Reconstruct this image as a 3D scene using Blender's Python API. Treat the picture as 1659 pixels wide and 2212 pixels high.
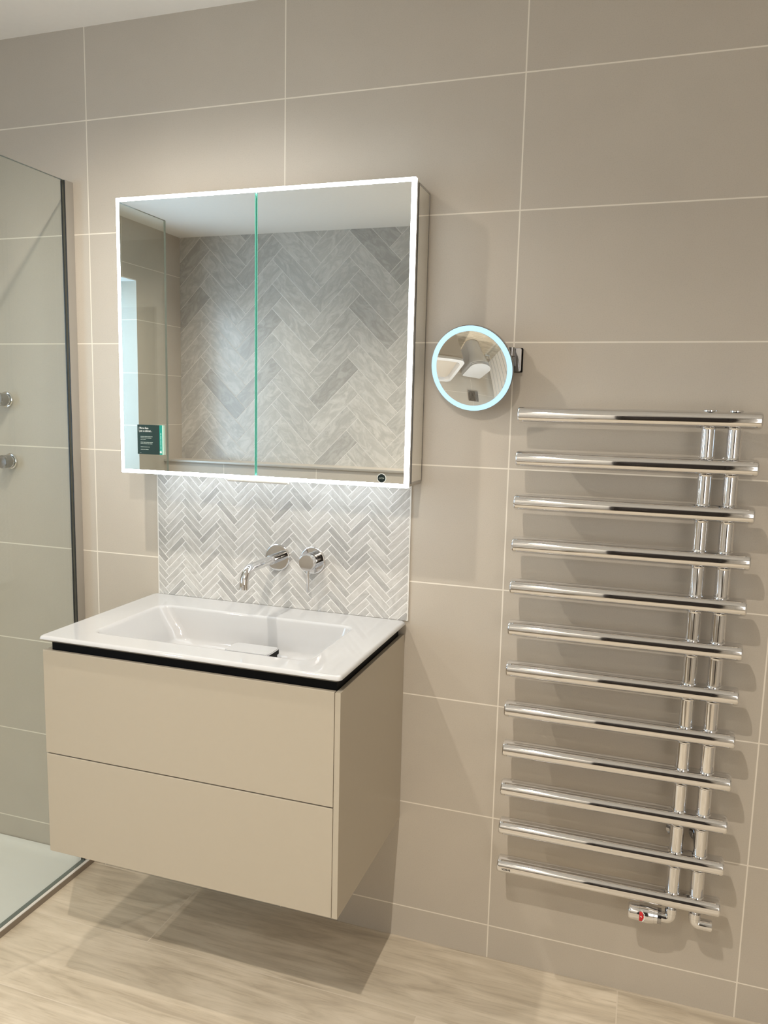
import bpy, bmesh, math, random
from mathutils import Vector, Matrix, Euler
from math import sin, cos, pi, radians as R

scene = bpy.context.scene
for o in list(bpy.data.objects):
    bpy.data.objects.remove(o)
COL = scene.collection
random.seed(4)

# ------------------------------------------------------------------ camera
CAM = Vector((0.30679, -1.88595, 1.43407))
YAW, PITCH, ROLL, FPX = 0.318148, -0.134374, -0.023487, 1687.3
cd = bpy.data.cameras.new('camera')
cd.sensor_fit = 'HORIZONTAL'; cd.sensor_width = 36.0
cd.lens = FPX / 1659.0 * 36.0
cd.clip_start = 0.02
cam = bpy.data.objects.new('camera', cd); COL.objects.link(cam)
RM = (Matrix.Rotation(YAW, 3, 'Z') @ Matrix.Rotation(PITCH, 3, 'X') @ Matrix.Rotation(ROLL, 3, 'Y'))
cx, cy, cz = RM.col[0], RM.col[1], RM.col[2]
m4 = Matrix.Identity(4)
for i in range(3):
    m4[i][0] = cx[i]; m4[i][1] = cz[i]; m4[i][2] = -cy[i]; m4[i][3] = CAM[i]
cam.matrix_world = m4
scene.camera = cam

# ------------------------------------------------------------------ world, exposure, lamp settings
w = bpy.data.worlds.new('world'); scene.world = w; w.use_nodes = True
w.node_tree.nodes['Background'].inputs[0].default_value = (0.75, 0.85, 1.0, 1)
w.node_tree.nodes['Background'].inputs[1].default_value = 0.25
scene.view_settings.view_transform = 'Standard'
scene.view_settings.look = 'None'
scene.view_settings.gamma = 1.0
scene.view_settings.use_curve_mapping = False
scene.view_settings.exposure = 0.05
LAMP_COL = (1.0, 0.915, 0.80)
LAMPS = [  # x, y, watts, where
    (-0.94, -0.72, 15.0, 'above the mirror cabinet and vanity'),
    (-1.88, -1.74, 15.5, 'beside the shower, nearest the window'),
    (-0.15, -1.72, 31.0, 'in the middle of the ceiling, before the vanity'),
    (-0.15, -2.40, 15.0, 'at the back near the dark stand-in door'),
]
CABINET_LED = 13.0
RING_LED = 1.06
UNDER_LED = 8.0
WINDOW_LIGHT = 5.0
FILL_WINDOW_LIGHT = 2.6

# ------------------------------------------------------------------ node helpers
class NT:
    def __init__(s, name):
        s.m = bpy.data.materials.new(name); s.m.use_nodes = True
        s.t = s.m.node_tree; s.n = s.t.nodes; s.l = s.t.links
        s.b = s.n['Principled BSDF']
    def link(s, a, b): s.l.new(a, b)
    def put(s, sock, v):
        if hasattr(v, 'is_output'): s.l.new(v, sock)
        else: sock.default_value = v
    def ma(s, op, a, b=0.0, c=0.0):
        n = s.n.new('ShaderNodeMath'); n.operation = op
        s.put(n.inputs[0], a); s.put(n.inputs[1], b)
        if len(n.inputs) > 2: s.put(n.inputs[2], c)
        return n.outputs[0]
    def pos(s):
        g = s.n.new('ShaderNodeNewGeometry'); x = s.n.new('ShaderNodeSeparateXYZ')
        s.l.new(g.outputs['Position'], x.inputs[0])
        return x.outputs[0], x.outputs[1], x.outputs[2], g.outputs['Position']
    def vec(s, x, y, z):
        n = s.n.new('ShaderNodeCombineXYZ')
        for i, v in enumerate((x, y, z)): s.put(n.inputs[i], v)
        return n.outputs[0]
    def noise(s, v, scale, detail=3, rough=0.55, dist=0.0):
        n = s.n.new('ShaderNodeTexNoise'); s.l.new(v, n.inputs['Vector'])
        n.inputs['Scale'].default_value = scale; n.inputs['Detail'].default_value = detail
        n.inputs['Roughness'].default_value = rough; n.inputs['Distortion'].default_value = dist
        return n.outputs[0]
    def white(s, v):
        n = s.n.new('ShaderNodeTexWhiteNoise'); n.noise_dimensions = '3D'
        s.l.new(v, n.inputs['Vector']); return n.outputs['Value']
    def ramp(s, f, stops):
        n = s.n.new('ShaderNodeValToRGB'); s.l.new(f, n.inputs[0])
        e = n.color_ramp.elements
        while len(e) < len(stops): e.new(0.5)
        for el, (p, c) in zip(e, stops):
            el.position = p; el.color = (*c, 1)
        return n.outputs[0]
    def mix(s, f, a, b, blend='MIX'):
        n = s.n.new('ShaderNodeMix'); n.data_type = 'RGBA'; n.blend_type = blend
        s.put(n.inputs['Factor'], f)
        for k, v in (('A', a), ('B', b)):
            sk = [i for i in n.inputs if i.name == k and i.type == 'RGBA'][0]
            s.put(sk, v if hasattr(v, 'is_output') else (*v, 1))
        return [o for o in n.outputs if o.type == 'RGBA'][0]
    def bump(s, h, strength=0.3, dist=0.001):
        n = s.n.new('ShaderNodeBump'); n.inputs['Strength'].default_value = strength
        n.inputs['Distance'].default_value = dist; s.put(n.inputs['Height'], h)
        s.l.new(n.outputs[0], s.b.inputs['Normal'])
    def set(s, **k):
        names = dict(color='Base Color', rough='Roughness', metal='Metallic', spec='Specular IOR Level', coat='Coat Weight', coatr='Coat Roughness')
        for a, v in k.items():
            sk = s.b.inputs[names[a]]
            if a == 'color' and not hasattr(v, 'is_output'): v = (*v, 1)
            s.put(sk, v)
        return s.m

def srgb(r, g, b):
    f = lambda c: (c/255/12.92) if c/255 <= 0.04045 else ((c/255+0.055)/1.055)**2.4
    return (f(r), f(g), f(b))

def plain(name, color, rough=0.5, metal=0.0, spec=0.5, coat=0.0, speck=0.0):
    t = NT(name)
    if speck > 0:
        x, y, z, p = t.pos()
        n = t.noise(p, 60, 4)
        c = t.mix(n, tuple(c*(1-speck) for c in color), tuple(min(1, c*(1+speck)) for c in color))
        return t.set(color=c, rough=rough, metal=metal, spec=spec, coat=coat)
    return t.set(color=color, rough=rough, metal=metal, spec=spec, coat=coat)

def emit(name, color, strength):
    t = NT(name); t.set(color=color, rough=0.5)
    t.b.inputs['Emission Color'].default_value = (*color, 1)
    t.b.inputs['Emission Strength'].default_value = strength
    return t.m

def tile_mat(name, axis, off_u, base=(0.52, 0.476, 0.41)):
    """large stacked 600 x 300 stone tiles with pale grout; axis = horizontal axis of the wall"""
    t = NT(name); x, y, z, p = t.pos()
    u = x if axis == 'x' else y
    us = t.ma('DIVIDE', t.ma('SUBTRACT', u, off_u), 0.6)
    vs = t.ma('DIVIDE', t.ma('SUBTRACT', z, 0.0913), 0.3)
    fu = t.ma('FRACT', us); fv = t.ma('FRACT', vs)
    du = t.ma('MULTIPLY', t.ma('MINIMUM', fu, t.ma('SUBTRACT', 1.0, fu)), 0.6)
    dv = t.ma('MULTIPLY', t.ma('MINIMUM', fv, t.ma('SUBTRACT', 1.0, fv)), 0.3)
    d = t.ma('MINIMUM', du, dv)
    g = t.ma('LESS_THAN', d, 0.0016)
    idv = t.vec(t.ma('FLOOR', us), t.ma('FLOOR', vs), 3.0)
    rnd = t.white(idv)
    n1 = t.noise(p, 420, 2, 0.7); n2 = t.noise(p, 7, 4, 0.6); n3 = t.noise(p, 2.2, 2, 0.5)
    a = t.mix(n2, tuple(c*0.94 for c in base), tuple(c*1.06 for c in base))
    a = t.mix(t.ma('MULTIPLY', n3, 0.35), a, (base[0]*1.07, base[1]*0.99, base[2]*0.95))
    sp = t.ramp(n1, [(0.25, (0.90, 0.90, 0.90)), (0.5, (1, 1, 1)), (0.78, (1.0, 1.0, 1.0))])
    a = t.mix(1.0, a, sp, 'MULTIPLY')
    rv = t.ramp(rnd, [(0.0, (0.965, 0.965, 0.965)), (1.0, (1, 1, 1))])
    a = t.mix(1.0, a, rv, 'MULTIPLY')
    c = t.mix(g, a, (0.80, 0.745, 0.655))
    h = t.ma('ADD', t.ma('SUBTRACT', 1.0, g), t.ma('MULTIPLY', n1, 0.12))
    t.bump(h, 0.35, 0.0008)
    return t.set(color=c, rough=t.ma('ADD', 0.40, t.ma('MULTIPLY', g, 0.4)), spec=0.42)

def herring_mat(name, L, W, grout, u0, v0, lo, hi, groutc, rough, vein=26.0):
    """herringbone of stone strips on a wall in the x-z plane"""
    t = NT(name); x, y, z, p = t.pos()
    k = 1/math.sqrt(2)
    a = t.ma('SUBTRACT', x, u0); b = t.ma('SUBTRACT', z, v0)
    u = t.ma('MULTIPLY', t.ma('ADD', a, b), k)
    v = t.ma('MULTIPLY', t.ma('SUBTRACT', b, a), k)
    df = t.ma('SUBTRACT', u, v)
    m1 = t.ma('FLOOR', t.ma('DIVIDE', t.ma('ADD', df, W), 2*L))
    v1 = t.ma('ADD', v, t.ma('MULTIPLY', m1, L))
    k1 = t.ma('FLOOR', t.ma('DIVIDE', v1, W))
    fx1 = t.ma('SUBTRACT', t.ma('SUBTRACT', u, t.ma('MULTIPLY', m1, L)), t.ma('MULTIPLY', k1, W))
    fy1 = t.ma('SUBTRACT', v1, t.ma('MULTIPLY', k1, W))
    isH = t.ma('MULTIPLY', t.ma('GREATER_THAN', fx1, 0.0), t.ma('LESS_THAN', fx1, L))
    m2 = t.ma('FLOOR', t.ma('DIVIDE', df, 2*L))
    u2 = t.ma('SUBTRACT', t.ma('SUBTRACT', u, t.ma('MULTIPLY', m2, L)), L)
    k2 = t.ma('FLOOR', t.ma('DIVIDE', u2, W))
    fy2 = t.ma('SUBTRACT', u2, t.ma('MULTIPLY', k2, W))
    fx2 = t.ma('ADD', t.ma('SUBTRACT', t.ma('ADD', v, t.ma('MULTIPLY', m2, L)), t.ma('MULTIPLY', t.ma('ADD', k2, 1.0), W)), L)
    def sel(h, vv): return t.ma('ADD', t.ma('MULTIPLY', isH, h), t.ma('MULTIPLY', t.ma('SUBTRACT', 1.0, isH), vv))
    fx = sel(fx1, fx2); fy = sel(fy1, fy2)
    ma_ = sel(m1, m2); kk = sel(k1, k2)
    d = t.ma('MINIMUM', t.ma('MINIMUM', fx, t.ma('SUBTRACT', L, fx)), t.ma('MINIMUM', fy, t.ma('SUBTRACT', W, fy)))
    g = t.ma('LESS_THAN', d, grout/2)
    idv = t.vec(ma_, kk, isH)
    rnd = t.white(idv); rnd2 = t.white(t.vec(kk, ma_, t.ma('ADD', isH, 7.3)))
    lv = t.vec(t.ma('ADD', t.ma('MULTIPLY', fx, 0.42), t.ma('MULTIPLY', rnd, 37.0)), t.ma('ADD', fy, t.ma('MULTIPLY', rnd2, 19.0)), t.ma('MULTIPLY', rnd, 5.0))
    s = 1.0
    n1 = t.noise(lv, vein, 8, 0.68, 1.3); n2 = t.noise(lv, vein*0.28, 3, 0.5, 0.8)
    veins = t.ramp(n1, [(0.25, tuple(c*0.88 for c in lo)), (0.45, lo), (0.62, hi), (0.80, tuple(min(1, c*1.06) for c in hi))])
    c = t.mix(t.ma('MULTIPLY', n2, 0.6), veins, hi)
    tone = t.ramp(rnd2, [(0.0, (0.74, 0.74, 0.74)), (0.22, (0.88, 0.88, 0.875)), (0.6, (0.97, 0.97, 0.965)), (1.0, (1.02, 1.015, 1.005))])
    c = t.mix(1.0, c, tone, 'MULTIPLY')
    c = t.mix(g, c, groutc)
    h = t.ma('MINIMUM', t.ma('DIVIDE', d, grout), 1.0)
    t.bump(h, 0.5, 0.001)
    return t.set(color=c, rough=t.ma('ADD', rough, t.ma('MULTIPLY', g, 0.35)), spec=0.5)

def floor_mat():
    t = NT('wood_look_floor'); x, y, z, p = t.pos()
    PW, PL = 0.252, 1.2
    r = t.ma('DIVIDE', t.ma('ADD', y, 0.005), PW)
    row = t.ma('FLOOR', r)
    off = t.ma('MULTIPLY', t.ma('ADD', row, 1.0), 0.75)
    c_ = t.ma('DIVIDE', t.ma('ADD', t.ma('ADD', x, 0.868), off), PL)
    colm = t.ma('FLOOR', c_)
    fr = t.ma('FRACT', r); fc = t.ma('FRACT', c_)
    d = t.ma('MINIMUM', t.ma('MULTIPLY', t.ma('MINIMUM', fr, t.ma('SUBTRACT', 1.0, fr)), PW),
             t.ma('MULTIPLY', t.ma('MINIMUM', fc, t.ma('SUBTRACT', 1.0, fc)), PL))
    g = t.ma('LESS_THAN', d, 0.0014)
    rnd = t.white(t.vec(row, colm, 1.0))
    px = t.ma('ADD', x, t.ma('MULTIPLY', rnd, 13.0))
    v1 = t.vec(t.ma('MULTIPLY', px, 1.3), t.ma('MULTIPLY', y, 9.0), rnd)
    v2 = t.vec(t.ma('MULTIPLY', px, 3.2), t.ma('MULTIPLY', y, 60.0), rnd)
    n1 = t.noise(v1, 2.4, 4, 0.55, 1.3); n2 = t.noise(v2, 2.6, 5, 0.6, 0.9)
    n3 = t.noise(t.vec(px, y, rnd), 5.0, 3, 0.5, 0.4)
    a = t.ramp(n1, [(0.30, (0.52, 0.445, 0.345)), (0.47, (0.64, 0.56, 0.44)), (0.60, (0.71, 0.625, 0.50)), (0.75, (0.75, 0.675, 0.55))])
    gr = t.ramp(n2, [(0.34, (0.72, 0.68, 0.62)), (0.46, (0.96, 0.95, 0.94)), (0.6, (1, 1, 1))])
    a = t.mix(0.45, a, gr, 'MULTIPLY')
    cl = t.ramp(n3, [(0.35, (0.86, 0.85, 0.83)), (0.6, (1, 1, 1))])
    a = t.mix(0.8, a, cl, 'MULTIPLY')
    c = t.mix(g, a, (0.68, 0.60, 0.49))
    t.bump(t.ma('ADD', t.ma('SUBTRACT', 1.0, g), t.ma('MULTIPLY', n2, 0.25)), 0.25, 0.0008)
    return t.set(color=c, rough=0.42, spec=0.4)

def glass_mat(name, tint):
    t = NT(name); t.n.remove(t.b)
    out = [n for n in t.n if n.type == 'OUTPUT_MATERIAL'][0]
    tr = t.n.new('ShaderNodeBsdfTransparent'); tr.inputs[0].default_value = (*tint, 1)
    gl = t.n.new('ShaderNodeBsdfGlossy'); gl.inputs['Roughness'].default_value = 0.0
    lw = t.n.new('ShaderNodeLayerWeight'); lw.inputs[0].default_value = 0.5
    fz = t.ma('ADD', 0.035, t.ma('MULTIPLY', t.ma('POWER', lw.outputs['Facing'], 5.0), 0.9))
    mx = t.n.new('ShaderNodeMixShader')
    t.l.new(fz, mx.inputs[0]); t.l.new(tr.outputs[0], mx.inputs[1]); t.l.new(gl.outputs[0], mx.inputs[2])
    t.l.new(mx.outputs[0], out.inputs[0])
    return t.m

M = {}
M['tile_back'] = tile_mat('stone_tile_x', 'x', 0.0)
M['tile_side'] = tile_mat('stone_tile_y', 'y', -0.31)
M['tile_front'] = tile_mat('stone_tile_front', 'x', -2.07)
M['mosaic'] = herring_mat('marble_mosaic', 0.0781, 0.0174, 0.0021, -0.8425, 1.2125, (0.47, 0.455, 0.435), (0.62, 0.61, 0.59), (0.76, 0.75, 0.725), 0.22, 46)
M['marble'] = herring_mat('marble_herringbone', 0.345, 0.100, 0.0024, -1.536, 1.40, (0.46, 0.44, 0.405), (0.62, 0.595, 0.555), (0.72, 0.69, 0.64), 0.22, 24)
M['floor'] = floor_mat()
M['ceiling'] = plain('ceiling_paint', (0.86, 0.835, 0.79), 0.9, speck=0.02)
M['grout'] = plain('pale_trim', (0.74, 0.72, 0.68), 0.5)
M['ceramic'] = plain('white_ceramic', (0.545, 0.545, 0.548), 0.06, spec=0.55, coat=0.4)
M['chrome'] = plain('chrome', (0.80, 0.80, 0.81), 0.035, 1.0)
M['chrome_dark'] = plain('dark_chrome', (0.42, 0.42, 0.43), 0.08, 1.0)
M['alu'] = plain('brushed_aluminium', (0.46, 0.43, 0.385), 0.35, 0.35)
M['mirror'] = plain('silvered_mirror', (0.90, 0.915, 0.90), 0.0, 1.0)
M['mirror_warm'] = plain('side_mirror', (0.86, 0.86, 0.83), 0.02, 1.0)
M['lacquer'] = plain('greige_lacquer', (0.47, 0.415, 0.33), 0.24, spec=0.45, speck=0.012)
M['black'] = plain('black_matt', (0.0025, 0.0025, 0.003), 0.6, spec=0.15)
M['gasket'] = plain('dark_seal', (0.02, 0.024, 0.028), 0.3)
M['glass'] = glass_mat('clear_glass', (0.955, 0.975, 0.96))
M['glass_edge'] = plain('green_glass_edge', (0.10, 0.13, 0.12), 0.1)
M['glass_rim'] = plain('pale_green_glass_edge', (0.36, 0.40, 0.355), 0.15)
M['teal_edge'] = plain('teal_glass_edge', (0.16, 0.62, 0.50), 0.15)  # teal glass, brightened to stand in for LED light in the edge
M['led'] = emit('cool_led_strip', (0.90, 0.97, 1.0), CABINET_LED)
M['ring'] = emit('cool_led_ring', (0.57, 0.86, 1.0), RING_LED)
M['ring'].node_tree.nodes['Principled BSDF'].inputs['Base Color'].default_value = (0.02, 0.02, 0.02, 1)
M['led_soft'] = emit('soft_led_bar', (0.86, 0.94, 1.0), UNDER_LED)
M['lens'] = emit('warm_lamp_lens', (1.0, 0.90, 0.76), 30.0)
M['fill_pane'] = emit('bright_fill_pane', (1.0, 0.955, 0.89), FILL_WINDOW_LIGHT)
M['pane'] = emit('frosted_daylight_pane', (0.52, 0.76, 1.0), WINDOW_LIGHT)
M['side_brown'] = plain('brown_tray_side', (0.27, 0.225, 0.18), 0.45)
M['seal_grey'] = plain('grey_green_seal', (0.16, 0.185, 0.17), 0.3)
M['tray'] = plain('tray_stone', (0.80, 0.79, 0.755), 0.42, speck=0.02)
M['white'] = plain('white_paint', (0.80, 0.79, 0.77), 0.35)
M['door'] = plain('stand_in_dark_wood', (0.018, 0.013, 0.011), 0.45, speck=0.15)
M['green'] = plain('dark_green_card', (0.010, 0.030, 0.020), 0.3)
M['teal'] = plain('teal_band', (0.005, 0.33, 0.26), 0.35)
M['teal_pale'] = plain('pale_teal_print', (0.30, 0.72, 0.62), 0.5)
M['ink'] = plain('white_print', (0.85, 0.88, 0.86), 0.5)
M['ink_grey'] = plain('grey_print', (0.46, 0.53, 0.48), 0.5)
M['dark_ink'] = plain('dark_print', (0.03, 0.03, 0.03), 0.5)
M['red'] = plain('red_marker', (0.55, 0.012, 0.015), 0.4)
M['acrylic'] = plain('pale_green_acrylic_edge', (0.62, 0.88, 0.76), 0.2)
M['sensor'] = plain('black_sensor_glass', (0.004, 0.014, 0.016), 0.1)
M['grey_panel'] = plain('grey_panel', (0.42, 0.38, 0.33), 0.4)

# ------------------------------------------------------------------ mesh helpers
ORG = {}
def tag(o, label=None, cat=None, group=None, kind=None):
    if label: o['label'] = label
    if cat: o['category'] = cat
    if group: o['group'] = group
    if kind: o['kind'] = kind
    return o
def thing(name, label, cat, loc, group=None, rot=None):
    o = bpy.data.objects.new(name, None); COL.objects.link(o)
    o.empty_display_size = 0.05
    o.location = loc
    if rot: o.rotation_euler = rot; ORG[o.name] = Vector((0, 0, 0))
    else: ORG[o.name] = Vector(loc)
    return tag(o, label, cat, group)
def obj(name, bm, mat, parent=None, smooth=35, bevel=0.0, seg=2, label=None):
    bmesh.ops.recalc_face_normals(bm, faces=bm.faces)
    if bevel > 0:
        ed = [e for e in bm.edges if len(e.link_faces) == 2 and e.calc_face_angle(0) > R(40)]
        bmesh.ops.bevel(bm, geom=ed, offset=bevel, segments=seg, profile=0.5, affect='EDGES', clamp_overlap=True)
    org = ORG[parent.name] if parent else Vector((0, 0, 0))
    if parent: bmesh.ops.translate(bm, verts=bm.verts, vec=-org)
    me = bpy.data.meshes.new(name); bm.to_mesh(me); bm.free()
    for m in (mat if isinstance(mat, (list, tuple)) else [mat]): me.materials.append(m)
    for f in me.polygons: f.use_smooth = True
    me.set_sharp_from_angle(angle=R(smooth))
    o = bpy.data.objects.new(name, me); COL.objects.link(o)
    if parent: o.parent = parent
    ORG[o.name] = org
    wn = o.modifiers.new('weighted_normal', 'WEIGHTED_NORMAL'); wn.keep_sharp = True; wn.weight = 100
    if label: o['label'] = label
    return o
def B(): return bmesh.new()
def box(bm, x0, x1, y0, y1, z0, z1, mi=0):
    v = [bm.verts.new((x, y, z)) for x in (x0, x1) for y in (y0, y1) for z in (z0, z1)]
    fs = [(0, 1, 3, 2), (4, 6, 7, 5), (0, 4, 5, 1), (2, 3, 7, 6), (0, 2, 6, 4), (1, 5, 7, 3)]
    out = []
    for f in fs:
        fc = bm.faces.new([v[i] for i in f]); fc.material_index = mi; out.append(fc)
    return out
def bx(*a):
    bm = B(); box(bm, *a); return bm
def frame_of(d):
    d = Vector(d).normalized()
    a = Vector((0, 0, 1)) if abs(d.z) < 0.9 else Vector((1, 0, 0))
    s = d.cross(a).normalized(); return s, s.cross(d).normalized(), d
def loft(bm, loops, cap=True, mi=0, closed=True):
    rings = [[bm.verts.new(p) for p in lp] for lp in loops]
    n = len(rings[0])
    for a, b in zip(rings[:-1], rings[1:]):
        for i in range(n if closed else n-1):
            j = (i+1) % n
            f = bm.faces.new((a[i], a[j], b[j], b[i])); f.material_index = mi
    if cap:
        for r_, rev in ((rings[0], True), (rings[-1], False)):
            f = bm.faces.new(r_[::-1] if rev else r_); f.material_index = mi
    return rings
def lathe(bm, o, d, prof, seg=32, cap=True):
    """prof: list of (distance along d, radius)"""
    s, t, d = frame_of(d); o = Vector(o)
    loft(bm, [[o + d*h + (s*cos(2*pi*i/seg) + t*sin(2*pi*i/seg))*max(r, 1e-5) for i in range(seg)] for h, r in prof], cap)
def cyl(bm, p0, p1, r, seg=32, ch=0.0):
    p0 = Vector(p0); p1 = Vector(p1); L = (p1-p0).length
    pr = [(0, r), (L, r)] if ch <= 0 else [(0, r-ch), (ch*0.3, r-ch*0.3), (ch, r), (L-ch, r), (L-ch*0.3, r-ch*0.3), (L, r-ch)]
    lathe(bm, p0, p1-p0, pr, seg)
def tube(bm, pts, r, seg=20, cap=True):
    pts = [Vector(p) for p in pts]; rs = r if isinstance(r, (list, tuple)) else [r]*len(pts)
    tang = [(pts[min(i+1, len(pts)-1)] - pts[max(i-1, 0)]).normalized() for i in range(len(pts))]
    s, t, _ = frame_of(tang[0]); loops = []
    for i, p in enumerate(pts):
        if i:
            q = tang[i-1].rotation_difference(tang[i]); s = q @ s; t = q @ t
        loops.append([p + (s*cos(2*pi*k/seg) + t*sin(2*pi*k/seg))*rs[i] for k in range(seg)])
    loft(bm, loops, cap)
def rrect(x0, x1, y0, y1, r, n=6, z=0.0):
    """rounded rectangle, counter-clockwise in xy"""
    pts = []
    for (cx_, cy_, a0) in ((x1-r, y1-r, 0), (x0+r, y1-r, 90), (x0+r, y0+r, 180), (x1-r, y0+r, 270)):
        for i in range(n+1):
            a = R(a0 + 90*i/n); pts.append(Vector((cx_+r*cos(a), cy_+r*sin(a), z)))
    return pts
def arc(c, r, a0, a1, n, plane):
    out = []
    for i in range(n+1):
        a = R(a0 + (a1-a0)*i/n)
        out.append(plane(c, r*cos(a), r*sin(a)))
    return out
def text_mesh(name, body, size, mat, parent, loc, extrude=0.0002, roll=0.0, shear=0.0, squeeze=1.0, bold=0.0):
    """flat lettering in the x-z plane facing -y; loc is world, left baseline"""
    cu = bpy.data.curves.new(name, 'FONT'); cu.body = body; cu.size = size; cu.extrude = extrude; cu.offset = bold
    tmp = bpy.data.objects.new(name + '_curve', cu); COL.objects.link(tmp)
    dg = bpy.context.evaluated_depsgraph_get()
    me = bpy.data.meshes.new_from_object(tmp.evaluated_get(dg))
    bpy.data.objects.remove(tmp); bpy.data.curves.remove(cu)
    me.name = name
    mt = Matrix.Rotation(R(90), 4, 'X') @ Matrix.Rotation(roll, 4, 'Z') @ Matrix.Scale(squeeze, 4, (1, 0, 0))
    me.transform(Matrix.Translation(Vector(loc) - (ORG[parent.name] if parent else Vector())) @ mt)
    me.materials.clear(); me.materials.append(mat)
    o = bpy.data.objects.new(name, me); COL.objects.link(o); o.parent = parent
    ORG[o.name] = ORG[parent.name]
    return o

# ------------------------------------------------------------------ the room
XL, XR, YB, YF, ZC = -2.48, 1.75, 0.0, -2.68, 2.43
def struct(name, bm, mat, label, **k):
    return tag(obj(name, bm, mat, **k), label, None, None, 'structure')
struct('floor', bx(XL-0.3, XR+0.1, YF-0.1, YB+0.1, -0.06, 0.0), M['floor'], 'pale wood-look plank floor')
struct('ceiling', bx(XL-0.3, XR+0.1, YF-0.1, YB+0.1, ZC, ZC+0.06), M['ceiling'], 'plain off-white painted ceiling')
struct('wall_back', bx(XL-0.1, XR+0.1, YB, YB+0.1, 0.0, ZC), M['tile_back'], 'wall of large beige-grey stacked tiles with pale grout')
struct('wall_right', bx(XR, XR+0.1, YF, YB, 0.0, ZC), M['tile_side'], 'tiled wall on the right-hand side of the room')
# left wall with the window opening
WY0, WY1, WZ0, WZ1 = -2.235, -1.20, 0.90, 2.112
bm = B()
box(bm, XL-0.28, XL, YF, WY0, 0, ZC); box(bm, XL-0.28, XL, WY1, YB, 0, ZC)
box(bm, XL-0.28, XL, WY0, WY1, 0, WZ0)
struct('wall_left', bm, M['tile_side'], 'tiled wall beyond the shower with a window recess')
bm = B(); box(bm, XL-0.28, XL, WY0, WY1, WZ1, ZC)
struct('wall_lintel', bm, [M['tile_side']], 'tiled wall above the window recess')
bm = bx(XL-0.28, XL-0.001, WY0, WY1, WZ1-0.006, WZ1)
struct('trim_1', bm, M['white'], 'white plastered head of the window recess')
win = bpy.data.objects.new('window_1', None); COL.objects.link(win); win.location = (XL-0.27, WY0, WZ0)
ORG['window_1'] = Vector(win.location); tag(win, 'frosted daylight window in the left wall', None, None, 'structure')
bm = B()
for a in ((WY0, WY0+0.05, WZ0, WZ1), (WY1-0.05, WY1, WZ0, WZ1), (WY0+0.05, WY1-0.05, WZ0, WZ0+0.05), (WY0+0.05, WY1-0.05, WZ1-0.056, WZ1-0.006)):
    box(bm, XL-0.275, XL-0.225, *a)
obj('window_frame', bm, M['white'], win)
obj('pane', bx(XL-0.262, XL-0.252, WY0+0.05, WY1-0.05, WZ0+0.05, WZ1-0.056), M['pane'], win)
# opposite wall: marble herringbone above a tiled boxing, added dark stand-in door to the right
DX0, DX1, DZ = 0.15, 0.76, 2.02
FX0, FX1, FZ0, FZ1 = 0.82, 1.60, 0.55, 2.12
bm = B()
box(bm, XL-0.1, DX0, YF-0.1, YF, 0, ZC); box(bm, DX1, FX0, YF-0.1, YF, 0, ZC); box(bm, FX1, XR+0.1, YF-0.1, YF, 0, ZC); box(bm, FX0, FX1, YF-0.1, YF, 0, FZ0); box(bm, FX0, FX1, YF-0.1, YF, FZ1, ZC); box(bm, DX0, DX1, YF-0.1, YF, DZ, ZC)
struct('wall_front', bm, M['marble'], 'opposite wall of large marble herringbone tiles seen in the mirror')
BOXY, BOXZ = -2.49, 1.079
struct('wall_boxing', bx(XL, -0.75, YF, BOXY, 0, BOXZ), M['tile_front'], 'low tiled boxing along the opposite wall')
struct('trim_2', bx(XL, -0.745, BOXY-0.004, BOXY+0.012, BOXZ-0.010, BOXZ+0.004), M['alu'], 'metal edge trim on top of the tiled boxing', bevel=0.003)
win = bpy.data.objects.new('fill_window_2', None); COL.objects.link(win); win.location = (FX0, YF, FZ0)  # unseen window added for soft fill and bright bar-end reflections
ORG['fill_window_2'] = Vector(win.location); tag(win, 'bright frosted window added in the opposite wall as soft fill light', None, None, 'structure')
bm = B()
for a in ((FX0, FX0+0.04, FZ0, FZ1), (FX1-0.04, FX1, FZ0, FZ1), (FX0+0.04, FX1-0.04, FZ0, FZ0+0.04), (FX0+0.04, FX1-0.04, FZ1-0.04, FZ1)):
    box(bm, a[0], a[1], YF-0.07, YF-0.01, a[2], a[3])
obj('window_frame', bm, M['white'], win)
obj('pane', bx(FX0+0.04, FX1-0.04, YF-0.045, YF-0.035, FZ0+0.04, FZ1-0.04), M['fill_pane'], win)
dr = bpy.data.objects.new('stand_in_door_1', None); COL.objects.link(dr); dr.location = (DX0, YF, 0)  # added dark door, replaces the person behind the camera in chrome reflections
ORG['stand_in_door_1'] = Vector(dr.location); tag(dr, 'dark door added as a stand-in for the person reflected in the chrome', None, None, 'structure')
obj('stand_in_leaf', bx(DX0+0.03, DX1-0.03, YF-0.06, YF-0.015, 0.005, DZ-0.03), M['door'], dr, bevel=0.003)
bm = B(); box(bm, DX0, DX0+0.03, YF-0.09, YF+0.012, 0, DZ); box(bm, DX1-0.03, DX1, YF-0.09, YF+0.012, 0, DZ); box(bm, DX0+0.03, DX1-0.03, YF-0.09, YF+0.012, DZ-0.03, DZ)
obj('stand_in_frame', bm, M['door'], dr, bevel=0.002)
bm = B(); cyl(bm, (DX0+0.09, YF-0.015, 1.0), (DX0+0.09, YF+0.05, 1.0), 0.009); cyl(bm, (DX0+0.082, YF+0.045, 1.0), (DX0+0.20, YF+0.045, 1.0), 0.009, ch=0.003)
obj('stand_in_handle', bm, M['chrome'], dr)

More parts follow.
